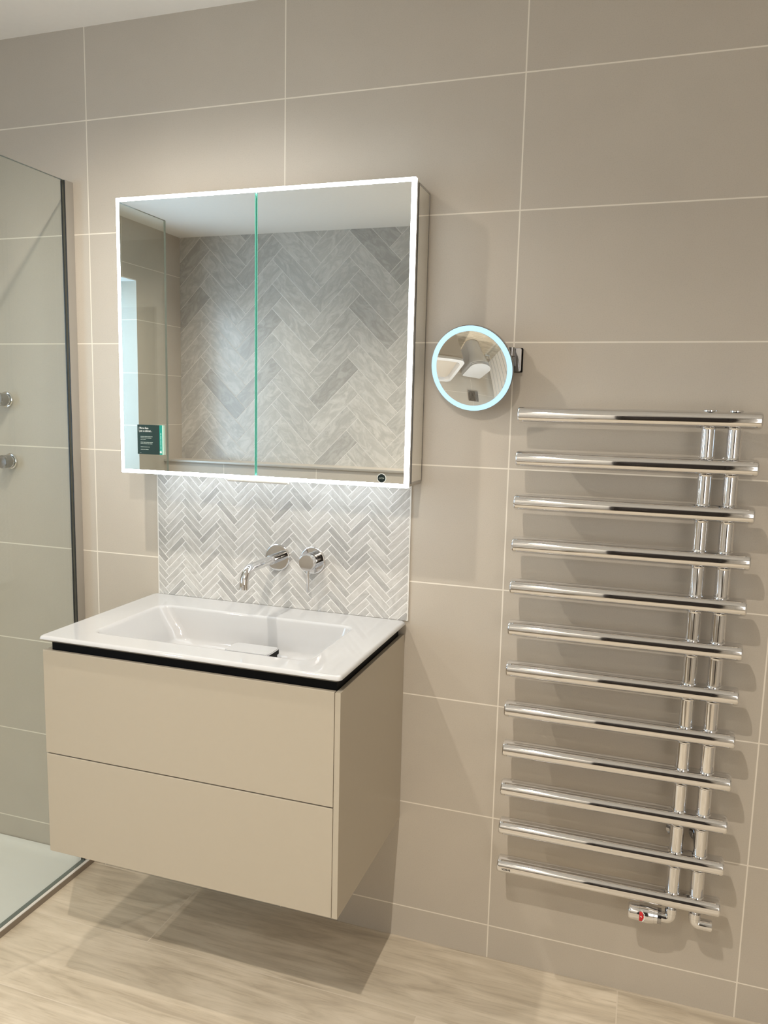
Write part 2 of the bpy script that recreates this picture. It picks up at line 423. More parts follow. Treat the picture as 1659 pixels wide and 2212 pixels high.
# ------------------------------------------------------------------ ceiling downlights
for x, y, watts, where in LAMPS:
    t = thing('ceiling_downlight', 'small round recessed ceiling downlight ' + where, 'light', (x, y, ZC-0.006), 'recessed ceiling downlights')
    bm = B(); lathe(bm, (x, y, ZC), (0, 0, -1), [(0.0005, 0.047), (0.003, 0.046), (0.005, 0.043), (0.004, 0.033), (0.0008, 0.032)], 40)
    obj('trim_ring', bm, M['chrome'], t)
    bm = B(); cyl(bm, (x, y, ZC-0.0062), (x, y, ZC-0.003), 0.030, 32); obj('lens', bm, M['lens'], t)
    ld = bpy.data.lights.new('lamp', 'SPOT'); ld.energy = watts*pi; ld.color = LAMP_COL
    ld.spot_size = R(150); ld.spot_blend = 0.9; ld.shadow_soft_size = 0.014
    lo = bpy.data.objects.new('lamp', ld); COL.objects.link(lo); lo.parent = t; lo.location = (0, 0, -0.012)

# ------------------------------------------------------------------ marble mosaic backsplash
t = thing('mosaic_backsplash', 'grey-white marble herringbone mosaic panel on the wall behind the taps', 'backsplash', (-0.615, 0, 0.8885))
obj('mosaic_panel', bx(-0.986, -0.244, -0.004, -0.0003, 0.8872, 1.70), M['mosaic'], t)
for x in (-0.989, -0.244):
    obj('edge_trim', bx(x, x+0.003, -0.0045, -0.0003, 0.8872, 1.70), M['grout'], t)

# ------------------------------------------------------------------ vanity unit
VX0, VX1, VY, VZ0, VZ1 = -1.000, -0.250, -0.452, 0.345, 0.850
t = thing('vanity_unit', 'wall-hung greige two-drawer vanity unit under the white washbasin', 'vanity unit', (-0.625, -0.22, VZ0))
def panel(bm, x0, x1, y0, y1, z0, z1, side):
    """front or side panel whose top edge is bevelled back towards the inside"""
    if side == 'front':
        lp = lambda x: [Vector((x, y0, z0)), Vector((x, y0, z1-0.0012)), Vector((x, y0+0.0012, z1)), Vector((x, y0+0.0115, z1-0.001)), Vector((x, y1, z1-0.002)), Vector((x, y1, z0))]
        loft(bm, [lp(x0), lp(x1)])
    else:
        lp = lambda y: [Vector((x1, y, z0)), Vector((x1, y, z1-0.0012)), Vector((x1-0.0012, y, z1)), Vector((x0+0.001, y, z1-0.001)), Vector((x0, y, z1-0.002)), Vector((x0, y, z0))]
        loft(bm, [lp(y0), lp(y1)])
T = 0.0125
bm = B()
panel(bm, VX1-T, VX1, VY+0.001, -0.001, VZ0, VZ1, 'side')
obj('side_panel', bm, M['lacquer'], t, smooth=20)
obj('side_panel', bx(VX0, VX0+T, VY+T+0.004, -0.001, VZ0, VZ1), M['lacquer'], t, bevel=0.0015)
bm = B(); box(bm, VX0+T, VX1-T, -0.019, -0.001, VZ0+0.022, VZ1-0.012); box(bm, VX0+T, VX1-T, VY+T+0.008, -0.001, VZ0+0.004, VZ0+0.022)
obj('carcass', bm, M['lacquer'], t)
bm = B(); px0, px1, py0, py1 = VX0+0.0145, VX1-0.0138, VY+0.0148, -0.012
for a in ((px0, px1, py0, py0+0.018), (px0, px1, py1-0.012, py1), (px0, px0+0.018, py0+0.018, py1-0.012), (px1-0.018, px1, py0+0.018, py1-0.012)): box(bm, *a, VZ1-0.05, 0.8740)
obj('recess_plinth', bm, M['black'], t, label='black recessed strip under the basin')
dm = 0.596
for z0, z1, nm in ((dm+0.0018, VZ1, 'upper'), (VZ0, dm-0.0018, 'lower')):
    bm = B()
    if nm == 'upper': panel(bm, VX0, VX1-T-0.001, VY, VY+T, z0, z1, 'front')
    else: box(bm, VX0, VX1-T-0.001, VY, VY+T, z0, z1)
    obj('drawer_front', bm, M['lacquer'], t, smooth=20, bevel=0.0 if nm == 'upper' else 0.0012)
bm = B(); box(bm, VX0+0.004, VX1-T-0.0002, VY+T*0.5, VY+T+0.0018, VZ0+0.003, VZ1-0.052)
obj('shadow_gap', bm, M['black'], t)

# ------------------------------------------------------------------ washbasin
SX0, SX1, SY0, SY1, ZT, ZB = -1.004, -0.246, -0.463, -0.002, 0.887, 0.8745
t = thing('washbasin', 'glossy white rectangular washbasin slab resting on the greige vanity', 'washbasin', (-0.625, -0.23, ZB))
n = 8
loops = []
ro = 0.010
for ins, z in ((0.05, 0.779), (0.006, 0.789), (-0.010, 0.862), (-0.014, ZB)):
    loops.append(rrect(-0.908+ins, -0.350-ins, -0.392+ins, -0.108-ins, 0.03, n, z))
loops.append(rrect(SX0+0.005, SX1-0.005, SY0+0.005, SY1-0.002, ro, n, ZB))
for a in range(0, 91, 15):   # rounded outer edge
    ca, sa = cos(R(a)), sin(R(a))
    e = 0.009*(1-sa) if True else 0
    loops.append(rrect(SX0 + 0.008*(1-ca), SX1 - 0.008*(1-ca), SY0 + 0.008*(1-ca), SY1 - 0.004*(1-ca), ro, n, ZB + 0.0045 + (ZT-ZB-0.0045)*sa))
bx0, bx1, by0, by1 = -0.908, -0.350, -0.392, -0.108
def bowl(inset, z, r, tl=0.0, fr=0.0):
    return rrect(bx0+inset+tl, bx1-inset, by0+inset+fr, by1-inset, r, n, z)
loops.append(bowl(-0.006, ZT, 0.034))
loops.append(bowl(-0.002, ZT-0.0006, 0.032))
loops.append(bowl(0.001, ZT-0.0025, 0.030))
loops.append(bowl(0.003, ZT-0.0065, 0.029, 0.002))
DZB = 0.094
for f in (0.25, 0.5, 0.72):
    loops.append(bowl(0.003+0.012*f, ZT-0.0065-(DZB-0.02)*f, 0.030+0.006*f, 0.05*f, 0.03*f))
for a in (25, 50, 75, 90):
    q = sin(R(a)); p = 1-cos(R(a))
    loops.append(bowl(0.012+0.022*p, ZT-DZB+0.027*(1-q), 0.036+0.01*p, 0.04+0.02*p, 0.024+0.012*p))
loops.append(bowl(0.075, ZT-DZB-0.0015, 0.04, 0.05, 0.03))
loops.append(bowl(0.115, ZT-DZB-0.002, 0.02, 0.05, 0.03))
bm = B(); loft(bm, loops, cap=True)
# the bowl's outside under the slab stays open inside the unit: close it with the first loop
obj('basin_slab', bm, M['ceramic'], t, smooth=50)
dz = 0.814
dpl = rrect(-0.692, -0.560, -0.228, -0.168, 0.012, 6, 0)
dc = Vector((-0.622, -0.172, 0)); 
def drain(z0, z1, grow):
    out = []
    for z in (z0, z1):
        out.append([Vector((p.x, p.y, z)) for p in rrect(-0.655-grow, -0.530+grow, -0.222-grow, -0.154+grow, 0.012+grow, 6, 0)])
    return out
bm = B(); loft(bm, drain(ZT-DZB-0.001, dz-0.003, -0.004)); obj('drain_gap', bm, M['black'], t)
bm = B(); loft(bm, drain(dz-0.003, dz+0.008, 0.0)); dk = obj('drain_rim', bm, M['black'], t, bevel=0.001)
bm = B(); loft(bm, drain(dz+0.0075, dz+0.0102, -0.0008)); obj('chrome_band', bm, M['chrome'], dk, bevel=0.0008)
bm = B(); loft(bm, drain(dz+0.008, dz+0.0116, -0.0025)); obj('drain_cover', bm, M['ceramic'], dk, bevel=0.001)
bm = B(); box(bm, -0.5645, -0.5615, -0.1975, -0.1950, dz+0.0115, dz+0.0119); box(bm, -0.560, -0.543, -0.1968, -0.1957, dz+0.0115, dz+0.0119)
obj('printed_mark', bm, M['ink_grey'], dk)

# ------------------------------------------------------------------ wall spout and mixer lever
tx, tz = -0.611, 1.024
t = thing('basin_spout', 'chrome wall-mounted spout bent down over the basin', 'tap', (tx, -0.004, tz))
bm = B(); lathe(bm, (tx, -0.004, tz), (0, -1, 0), [(0, 0.036), (0.005, 0.036), (0.0065, 0.0345), (0.007, 0.033)], 48)
obj('wall_plate', bm, M['chrome'], t)
bm = B(); rb = 0.036; r = 0.0115
pts = [(tx, -0.010, tz), (tx, -0.06, tz), (tx, -0.12, tz)]
yc, zc_ = -0.158, tz-rb
for i in range(0, 13):
    a = R(90*i/12); pts.append((tx, yc - rb*sin(a), zc_ + rb*cos(a)))
pts.append((tx, yc-rb, zc_-0.012))
tube(bm, pts, r, 28)
sp = obj('spout_tube', bm, M['chrome'], t)
bm = B(); cyl(bm, (tx, -0.010, tz), (tx, -0.050, tz), 0.0128, 32, 0.001); obj('collar', bm, M['chrome'], sp)
bm = B(); lathe(bm, (tx, yc-rb, zc_-0.0115), (0, 0, -1), [(0, 0.009), (0.001, 0.0088), (0.0012, 0.0)], 24); obj('aerator', bm, M['chrome_dark'], sp)
mx = -0.509
t = thing('basin_mixer', 'round chrome wall mixer with a thin lever, right of the spout', 'tap', (mx, -0.004, tz))
bm = B(); lathe(bm, (mx, -0.004, tz), (0, -1, 0), [(0, 0.036), (0.004, 0.036), (0.0055, 0.0345), (0.006, 0.033)], 48)
obj('wall_plate', bm, M['chrome'], t)
bm = B(); lathe(bm, (mx, -0.009, tz), (0, -1, 0), [(0, 0.0225), (0.010, 0.0225), (0.0108, 0.0205), (0.0122, 0.0205), (0.013, 0.0225)], 40)
obj('sleeve', bm, M['chrome'], t)
bm = B(); lathe(bm, (mx, -0.022, tz), (0, -1, 0), [(0, 0.0222), (0.024, 0.0222), (0.026, 0.0215), (0.0268, 0.0200)], 44)
kb = obj('knob', bm, M['chrome'], t)
bm = B(); cyl(bm, (mx, -0.036, tz-0.019), (mx, -0.036, tz-0.080), 0.0042, 20, 0.0008); obj('lever', bm, M['chrome'], kb)

# ------------------------------------------------------------------ mirror cabinet
CX0, CX1, CZ0, CZ1, CY = -1.018, -0.217, 1.243, 1.947, -0.122
t = thing('mirror_cabinet', 'wide two-door mirror cabinet with a glowing white light frame', 'cabinet', (-0.6175, -0.06, CZ0))
DT = 0.020; yb = CY + DT
obj('body', bx(CX0+0.0015, CX1-0.0015, yb+0.003, -0.0052, CZ0+0.002, CZ1-0.002), M['alu'], t, bevel=0.001)
for x0, x1 in ((CX0-0.0005, CX0+0.0015), (CX1-0.0015, CX1+0.0005)):
    obj('side_mirror', bx(x0, x1, yb+0.010, -0.006, CZ0+0.012, CZ1-0.010), M['mirror_warm'], t)
for x0, x1 in ((CX0-0.0008, CX0+0.0015), (CX1-0.0015, CX1+0.0008)):
    bm = B()
    box(bm, x0, x1, -0.006, -0.0012, CZ0+0.008, CZ1-0.006)
    box(bm, x0, x1, yb+0.0075, yb+0.010, CZ0+0.008, CZ1-0.006)
    box(bm, x0, x1, yb+0.010, -0.006, CZ0+0.008, CZ0+0.012)
    box(bm, x0, x1, yb+0.010, -0.006, CZ1-0.010, CZ1-0.006)
    obj('side_frame', bm, M['chrome_dark'], t, label='dark line framing the mirrored cabinet side')
xm = -0.6165; FW = 0.0095
for x0, x1, lab in ((CX0, xm-0.0012, 'l'), (xm+0.0012, CX1, 'r')):
    bm = B(); box(bm, x0+0.001, x1-0.0005, CY+0.003, yb, CZ0+0.001, CZ1-0.001)
    d_ = obj('door', bm, M['alu'], t)
    left = lab == 'l'
    mx0, mx1 = (x0+FW, x1-0.0022) if left else (x0+0.0022, x1-FW)
    obj('mirror_glass', bx(mx0, mx1, CY, CY+0.0035, CZ0+FW, CZ1-FW), M['mirror'], d_)
    bm = B()
    yf, yk = CY-0.0004, CY+0.013
    box(bm, x0, x1, yf, yk, CZ1-FW, CZ1); box(bm, x0, x1, yf, yk, CZ0, CZ0+FW)
    if left: box(bm, x0, x0+FW, yf, yk, CZ0+FW, CZ1-FW)
    else: box(bm, x1-FW, x1, yf, yk, CZ0+FW, CZ1-FW)
    obj('light_frame', bm, M['led'], d_, bevel=0.001, label='glowing white edge light')
    ex0, ex1 = (x1-0.0022, x1) if left else (x0, x0+0.0022)
    obj('glass_edge', bx(ex0, ex1, CY-0.0002, CY+0.004, CZ0+FW, CZ1-FW), M['teal_edge'], d_, label='teal glass edge')
obj('underside_light', bx(CX0+0.05, CX1-0.05, -0.055, -0.038, CZ0-0.0005, CZ0+0.003), M['led_soft'], t, label='glowing strip under the cabinet')
obj('finger_pull', bx(-0.70, -0.53, CY+0.004, CY+0.016, CZ0-0.008, CZ0-0.0005), M['alu'], t, bevel=0.0015)
# infrared sensor button on the right door
sx, sz = -0.282, 1.264
sn = B(); lathe(sn, (sx, CY, sz), (0, -1, 0), [(0, 0.0100), (0.0009, 0.0100), (0.001, 0.0)], 36)
so = obj('sensor_button', sn, M['sensor'], t, label='round black touch sensor with hand symbol')
bm = B(); 
for k in range(40):
    a0, a1 = 2*pi*k/40, 2*pi*(k+1)/40
    q = [(sx + rr*cos(a), CY-0.0011, sz + rr*sin(a)) for rr, a in ((0.0100, a0), (0.0100, a1), (0.0112, a1), (0.0112, a0))]
    bm.faces.new([bm.verts.new(p) for p in q])
ext = bmesh.ops.extrude_face_region(bm, geom=bm.faces[:])
bmesh.ops.translate(bm, verts=[v for v in ext['geom'] if isinstance(v, bmesh.types.BMVert)], vec=(0, 0.001, 0))
obj('sensor_ring', bm, M['ink'], so)
bm = B()
hand = [(-0.0066, -0.0008), (-0.0056, 0.0006), (-0.0036, 0.0012), (-0.0012, 0.0020), (0.0012, 0.0012), (0.0030, 0.0012), (0.0060, 0.0006), (0.0062, -0.0004), (0.0030, -0.0012), (0.0004, -0.0014), (-0.0014, -0.0006), (-0.0040, -0.0016), (-0.0062, -0.0018), (-0.0066, -0.0008)]
tube(bm, [(sx+a, CY-0.0012, sz+b) for a, b in hand], 0.00032, 6)
tube(bm, [(sx+0.0034, CY-0.0012, sz), (sx+0.0060, CY-0.0012, sz)], 0.0007, 6)
obj('hand_symbol', bm, M['ink_grey'], so)

# ------------------------------------------------------------------ green information card on the left door
gx0, gx1, gz0, gz1 = -0.9625, -0.8835, 1.2945, 1.3715
t = thing('information_card', 'small dark green information card stuck on the left mirror door', 'sign', ((gx0+gx1)/2, CY, gz0))
yc0 = CY-0.0046
obj('card', bx(gx0, gx1-0.0115, yc0, CY-0.0006, gz0, gz1), M['green'], t)
st = obj('teal_strip', bx(gx1-0.0115, gx1-0.003, yc0, CY-0.0006, gz0, gz1), M['teal'], t, label='teal strip with vertical lettering')
obj('acrylic_edge', bx(gx1-0.003, gx1, yc0, CY-0.0006, gz0, gz1), M['acrylic'], t)
text_mesh('heading_text', 'More than\njust a cabinet...', 0.0074, M['ink'], t, (gx0+0.0065, yc0-0.0001, gz1-0.0108), squeeze=0.88, bold=0.00007)
bm = B()
rows = [(0.0300, (13, 11, 9, 5)), (0.0338, (12, 9, 14)), (0.0375, (8, 9)), (0.0450, (9, 8, 12, 10)), (0.0488, (10, 12, 6, 9)), (0.0572, (11, 13, 5)), (0.0640, (10, 4, 11))]
for dzr, words in rows:
    xx = gx0 + 0.0095
    for wd in words:
        wl = wd*0.00088
        box(bm, xx, xx+wl, yc0-0.00025, yc0+0.0001, gz1-dzr-0.0013, gz1-dzr); xx += wl + 0.0011
box(bm, gx0+0.0062, gx0+0.0112, yc0-0.00025, yc0+0.0001, gz0+0.0030, gz0+0.0036)
obj('small_print', bm, M['ink_grey'], t)
bm = B(); box(bm, gx0+0.0037, gx0+0.0042, yc0-0.0002, yc0+0.0001, gz1-0.0180, gz1-0.0065); obj('rule', bm, M['ink_grey'], t)
bm = B(); zz = gz1-0.020
for wd in (6, 12, 16, 9, 5):
    box(bm, gx1-0.0085, gx1-0.0062, yc0-0.00025, yc0+0.0001, zz-wd*0.00088, zz); zz -= wd*0.00088 + 0.0014
obj('vertical_lettering', bm, M['teal_pale'], st)
obj('logo_square', bx(gx1-0.0106, gx1-0.0052, yc0-0.00025, yc0+0.0001, gz0+0.0042, gz0+0.0094), M['ink'], st)

# ------------------------------------------------------------------ round magnifying mirror on its wall arm
MC = Vector((-0.0880, -0.062, 1.5255)); MR = 0.1012
t = thing('magnifying_mirror', 'round lit magnifying mirror on a chrome wall bracket right of the cabinet', 'mirror', MC, rot=(R(14.4), 0, R(-8.4)))
# local frame: faces -y
RC = 0.61; ri = 0.0868
bm = B(); lathe(bm, (0, 0.022, 0), (0, -1, 0), [(0, 0.0001), (0, 0.083), (0.004, 0.098), (0.010, MR-0.0008), (0.0185, MR), (0.0205, MR-0.0012), (0.0205, ri+0.0015), (0.0190, ri+0.0015)], 72, cap=False)
obj('back_shell', bm, M['chrome_dark'], t)
bm = B(); lathe(bm, (0, 0.0018, 0), (0, -1, 0), [(0, ri+0.0005), (0.0, MR-0.0012), (0.0016, MR-0.0012), (0.0022, MR-0.003), (0.0022, ri+0.001), (0.0, ri+0.0005)], 96, cap=False)
obj('light_ring', bm, M['ring'], t, label='glowing cool white ring')
bm = B(); NRg, NS = 40, 96
rings = []
for i in range(1, NRg+1):
    rr = ri*1.008*i/NRg
    y = -0.0002 + (RC - math.sqrt(RC*RC-rr*rr)) * -1 + (RC - math.sqrt(RC*RC-ri*ri))
    rings.append([bm.verts.new((rr*cos(2*pi*k/NS), y, rr*sin(2*pi*k/NS))) for k in range(NS)])
c0 = bm.verts.new((0, -0.0002 + (RC - math.sqrt(RC*RC-ri*ri)), 0))
for k in range(NS): bm.faces.new((c0, rings[0][k], rings[0][(k+1) % NS]))
for a, b in zip(rings[:-1], rings[1:]):
    for k in range(NS): bm.faces.new((a[k], a[(k+1) % NS], b[(k+1) % NS], b[k]))
obj('concave_glass', bm, M['mirror'], t)
def wl(p):  # world point into the tilted mirror's own frame
    return (Matrix.LocRotScale(MC, Euler((R(14.4), 0, R(-8.4))), None)).inverted() @ Vector(p)
def wbm(bm):
    mi = (Matrix.LocRotScale(MC, Euler((R(14.4), 0, R(-8.4))), None)).inverted()
    bmesh.ops.transform(bm, matrix=mi, verts=bm.verts); return bm
bx_, bz0, bz1 = 0.0070, 1.521, 1.578
bm = B(); loft(bm, [[Vector((p.x, y, p.y)) for p in rrect(bx_-0.016, bx_+0.016, bz0, bz1, 0.003, 4)] for y in (-0.001, -0.005)])
bp = obj('wall_bracket', wbm(bm), M['black'], t)
bm = B(); loft(bm, [[Vector((p.x, y, p.y)) for p in rrect(bx_-0.015, bx_+0.0145, bz0+0.001, bz1-0.001, 0.004, 4)] for y in (-0.005, -0.016, -0.021)])
obj('bracket_cover', wbm(bm), M['chrome_dark'], bp, bevel=0.002)
bm = B(); cyl(bm, (0.000, -0.030, bz1-0.0005), (0.000, -0.030, bz1-0.0205), 0.0075, 24, 0.0006); cyl(bm, (0.000, -0.030, bz1-0.0215), (0.000, -0.030, bz1-0.043), 0.0075, 24, 0.0006)
obj('hinge_knuckle', wbm(bm), M['chrome_dark'], t)
bm = B(); box(bm, -0.060, -0.004, -0.036, -0.026, bz1-0.020, bz1-0.0005); obj('arm', wbm(bm), M['chrome_dark'], t, bevel=0.002)

# ------------------------------------------------------------------ towel radiator
t = thing('towel_radiator', 'tall polished chrome towel radiator with twelve horizontal bars on the tiled wall', 'towel radiator', (0.46, -0.09, 0.31))
BX0, BX1, BYC = 0.0325, 0.5365, -0.090
bh, bd = 0.0185, 0.0240
ZB_ = [1.4225 - 0.09945*k for k in range(12)]
def bar_bm(z):
    bm = B(); N = 40; loops = []
    for x, s in ((BX0, 0.80), (BX0+0.0015, 0.92), (BX0+0.0045, 1.0), (BX1-0.0045, 1.0), (BX1-0.0015, 0.92), (BX1, 0.80)):
        lp = []
        for i in range(N):
            a = 2*pi*i/N; ca, sa = cos(a), sin(a)
            e = 2/2.35
            yy = math.copysign(abs(ca)**e, ca)*bd; zz = math.copysign(abs(sa)**e, sa)*bh
            q = s if s == 1 else 1-(1-s)*(0.0045*3/ max(bd, 0.001))
            lp.append(Vector((x, BYC+yy*q, z+zz*q)))
        loops.append(lp)
    loft(bm, loops); return bm
for k, z in enumerate(ZB_):
    b_ = obj('bar', bar_bm(z), M['chrome'], t, smooth=50)
lowbar = b_
UX = (0.4350, 0.4860); ur = 0.0148
for ux in UX:
    bm = B(); cyl(bm, (ux, BYC, ZB_[-1]-0.010), (ux, BYC, ZB_[0]+0.010), ur, 36)
    u_ = obj('upright', bm, M['chrome'], t)
    for k in range(12):
        for s in ((1, -1) if 0 < k < 11 else ((-1,) if k == 0 else (1,))):
            bm = B(); z = ZB_[k] + s*bh*0.97
            lathe(bm, (ux, BYC, z-s*0.002), (0, 0, s), [(0, ur+0.0022), (0.0026, ur+0.0018), (0.0045, ur+0.0003)], 32, cap=False)
            obj('weld_collar', bm, M['chrome'], u_)
    bm = B(); lathe(bm, (ux, BYC, ZB_[0]+bh-0.0055), (0, 0, 1), [(0, 0.010), (0.0035, 0.010), (0.0036, 0.0155), (0.0062, 0.0155), (0.0078, 0.0125), (0.0082, 0.0)], 32)
    obj('end_cap', bm, M['chrome'], u_)
    for z in (0.452, ZB_[1]):
        bm = B(); lathe(bm, (ux, -0.0005, z), (0, -1, 0), [(0, 0.019), (0.005, 0.019), (0.007, 0.012), (0.080, 0.012)], 28)
        obj('wall_mount', bm, M['chrome_dark'], t)
text_mesh('brand_lettering', 'VOGUE', 0.0060, M['dark_ink'], lowbar, (0.0452, BYC-bd-0.0003, ZB_[-1]-0.0030), bold=0.0002)

# valves under the radiator
def rosette(parent, x, z, dx):
    bm = B(); lathe(bm, (x+dx, -0.0005, z), (0, -1, 0), [(0, 0.0235), (0.003, 0.0235), (0.009, 0.012)], 36)
    obj('wall_rosette', bm, M['chrome'], parent)
    bm = B(); cyl(bm, (x, -0.004, z), (x, BYC, z), 0.0085, 20); obj('feed_pipe', bm, M['chrome'], parent)
vz = 0.2775
t = thing('radiator_valve', 'chrome thermostatic valve with red marker under the towel radiator', 'valve', (0.40, BYC, vz))
ux = UX[0]
def elbow(parent, ux, s, zc):
    bm = B(); pts = [(ux, BYC, ZB_[-1]-bh-0.016)]
    rbend = 0.010
    pts.append((ux, BYC, zc+rbend))
    for i in range(1, 9):
        a = R(90*i/8); pts.append((ux+s*rbend*(1-cos(a)), BYC, zc+rbend-rbend*sin(a)))
    pts.append((ux+s*0.020, BYC, zc))
    tube(bm, pts, 0.0126, 24); e_ = obj('elbow', bm, M['chrome'], parent)
    bm = B(); lathe(bm, (ux, BYC, ZB_[-1]-bh-0.0005), (0, 0, -1), [(0, 0.009), (0.004, 0.009), (0.0042, 0.0135), (0.0155, 0.0135), (0.017, 0.0122)], 6 if False else 28)
    obj('union_nut', bm, M['chrome'], e_, smooth=25)
    return e_
elbow(t, ux, -1, vz)
bm = B(); lathe(bm, (ux-0.016, BYC, vz), (-1, 0, 0), [(0, 0.0118), (0.004, 0.0118), (0.0042, 0.0175), (0.012, 0.0175), (0.0125, 0.016)], 28); obj('knurled_nut', bm, M['chrome_dark'], t)
hb = ux-0.0285
bm = B(); lathe(bm, (hb, BYC, vz), (-1, 0, 0), [(0, 0.0185), (0.0075, 0.0195), (0.0078, 0.0186), (0.0088, 0.0186), (0.009, 0.0200), (0.022, 0.0220), (0.040, 0.0215), (0.0402, 0.0195)], 44)
hd = obj('valve_body', bm, M['chrome'], t)
bm = B(); lathe(bm, (hb-0.0402, BYC, vz), (-1, 0, 0), [(0, 0.0198), (0.018, 0.0190), (0.0225, 0.0178), (0.0245, 0.0155), (0.025, 0.0)], 44); obj('thermostat_head', bm, M['chrome'], t)
bm = B(); # red window on the front of the body
def onhead(dx, ang, rr=0.0222): return Vector((hb-0.040+dx, BYC - rr*cos(ang), vz + rr*sin(ang)))
def strip(bm, a0, a1, dxa, dxb, rr):
    N = 8
    for i in range(N):
        q0, q1 = a0+(a1-a0)*i/N, a0+(a1-a0)*(i+1)/N
        f = lambda q: dxb - abs(q-(a0+a1)/2)/(abs(a1-a0)/2)*0.004
        bm.faces.new([bm.verts.new(onhead(d, q, rr)) for d, q in ((dxa, q0), (f(q0), q0), (f(q1), q1), (dxa, q1))])
strip(bm, R(-26), R(34), 0.0004, 0.0105, 0.0223)
obj('red_marker', bm, M['red'], hd, label='red temperature marker')
bm = B(); tube(bm, [onhead(0.0045, R(40), 0.0222), onhead(0.0108, R(22), 0.0223), onhead(0.0112, R(-10), 0.0223), onhead(0.0072, R(-28), 0.0222)], 0.0009, 8)
tube(bm, [onhead(0.0028, R(6), 0.0224), onhead(0.0040, R(10), 0.0224), onhead(0.0058, R(2), 0.0224)], 0.0007, 6)
obj('marker_outline', bm, M['ink'], hd)
rosette(t, ux, vz, 0.006)
t = thing('lockshield_valve', 'chrome lockshield elbow at the right under the towel radiator', 'valve', (UX[1], BYC, 0.279))
elbow(t, UX[1], 1, 0.279)
bm = B(); lathe(bm, (UX[1]+0.018, BYC, 0.279), (1, 0, 0), [(0, 0.0118), (0.0005, 0.0128), (0.0185, 0.0128), (0.0192, 0.0122), (0.0193, 0.0)], 28); obj('valve_cap', bm, M['chrome'], t)
rosette(t, UX[1], 0.279, 0.005)

# ------------------------------------------------------------------ shower: tray, glass screen, controls
GX = -1.256
t = thing('shower_tray', 'low white stone shower tray on the floor behind the glass', 'shower tray', (-1.86, -0.38, 0))
tx0, tx1, ty0, ty1, tzt = XL+0.002, -1.2435, -0.775, -0.002, 0.0205
loops = [rrect(tx0, tx1, ty0, ty1, 0.006, 4, 0.0005), rrect(tx0, tx1, ty0, ty1, 0.006, 4, tzt-0.003), rrect(tx0+0.003, tx1-0.003, ty0+0.003, ty1-0.0005, 0.006, 4, tzt),
         rrect(tx0+0.022, tx1-0.024, ty0+0.022, ty1-0.020, 0.010, 4, tzt-0.001), rrect(tx0+0.04, tx1-0.040, ty0+0.04, ty1-0.05, 0.012, 4, tzt-0.009),
         rrect(tx0+0.3, tx1-0.3, ty0+0.25, ty1-0.25, 0.03, 4, tzt-0.013)]
bm = B(); loft(bm, loops); obj('tray', bm, M['tray'], t, smooth=30)
obj('tray_side', bx(tx1, tx1+0.002, ty0, ty1, 0.0005, tzt-0.0035), M['side_brown'], t, label='brown tray side')  # thin brown layer over the tray's side face
bm = B(); cyl(bm, (-1.9, -0.40, tzt-0.0128), (-1.9, -0.40, tzt-0.009), 0.045, 36, 0.001); obj('drain_cover', bm, M['chrome'], t)
t = thing('shower_screen', 'frameless clear glass shower screen standing off the tiled wall', 'shower screen', (GX, -0.35, tzt))
bm = B(); fs = box(bm, GX-0.004, GX+0.004, -0.693, -0.012, tzt+0.002, 2.030)
for f in fs:
    f.material_index = 0 if abs(f.normal.x) > 0.5 else 1
bm.normal_update()
for f in bm.faces: f.material_index = 0 if abs(f.normal.x) > 0.5 else (2 if abs(f.normal.y) > 0.5 else 1)
obj('glass_pane', bm, [M['glass'], M['glass_edge'], M['glass_rim']], t)
bm = B(); box(bm, GX-0.0062, GX-0.0042, -0.032, -0.0005, tzt+0.001, 2.031); box(bm, GX+0.0042, GX+0.0062, -0.032, -0.0005, tzt+0.001, 2.031); box(bm, GX-0.0042, GX+0.0042, -0.011, -0.0005, tzt+0.001, 2.031)
obj('wall_profile', bm, M['alu'], t, label='slim aluminium wall channel')
obj('seal', bx(GX-0.0075, GX-0.0042, -0.0345, -0.032, tzt+0.001, 2.030), M['gasket'], t)
obj('seal', bx(GX+0.0042, GX+0.0058, -0.0345, -0.032, tzt+0.001, 2.030), M['gasket'], t)
bm = B(); box(bm, GX-0.006, GX+0.006, -0.693, -0.012, tzt, tzt+0.0025); obj('bottom_seal', bm, M['seal_grey'], t)
for z, xx, lab in ((1.428, -1.510, 'upper round chrome shower control behind the glass'), (1.244, -1.503, 'lower round chrome shower control behind the glass')):
    t = thing('shower_control', lab, 'shower control', (xx, 0, z), 'round shower controls')
    bm = B(); lathe(bm, (xx, -0.0005, z), (0, -1, 0), [(0, 0.0235), (0.006, 0.0235), (0.0075, 0.022), (0.008, 0.018), (0.014, 0.0175)], 40); obj('wall_plate', bm, M['chrome'], t)
    bm = B(); lathe(bm, (xx, -0.013, z), (0, -1, 0), [(0, 0.0185), (0.002, 0.0195), (0.026, 0.0195), (0.028, 0.0180), (0.0284, 0.0)], 40); obj('button', bm, M['chrome_dark'], t)

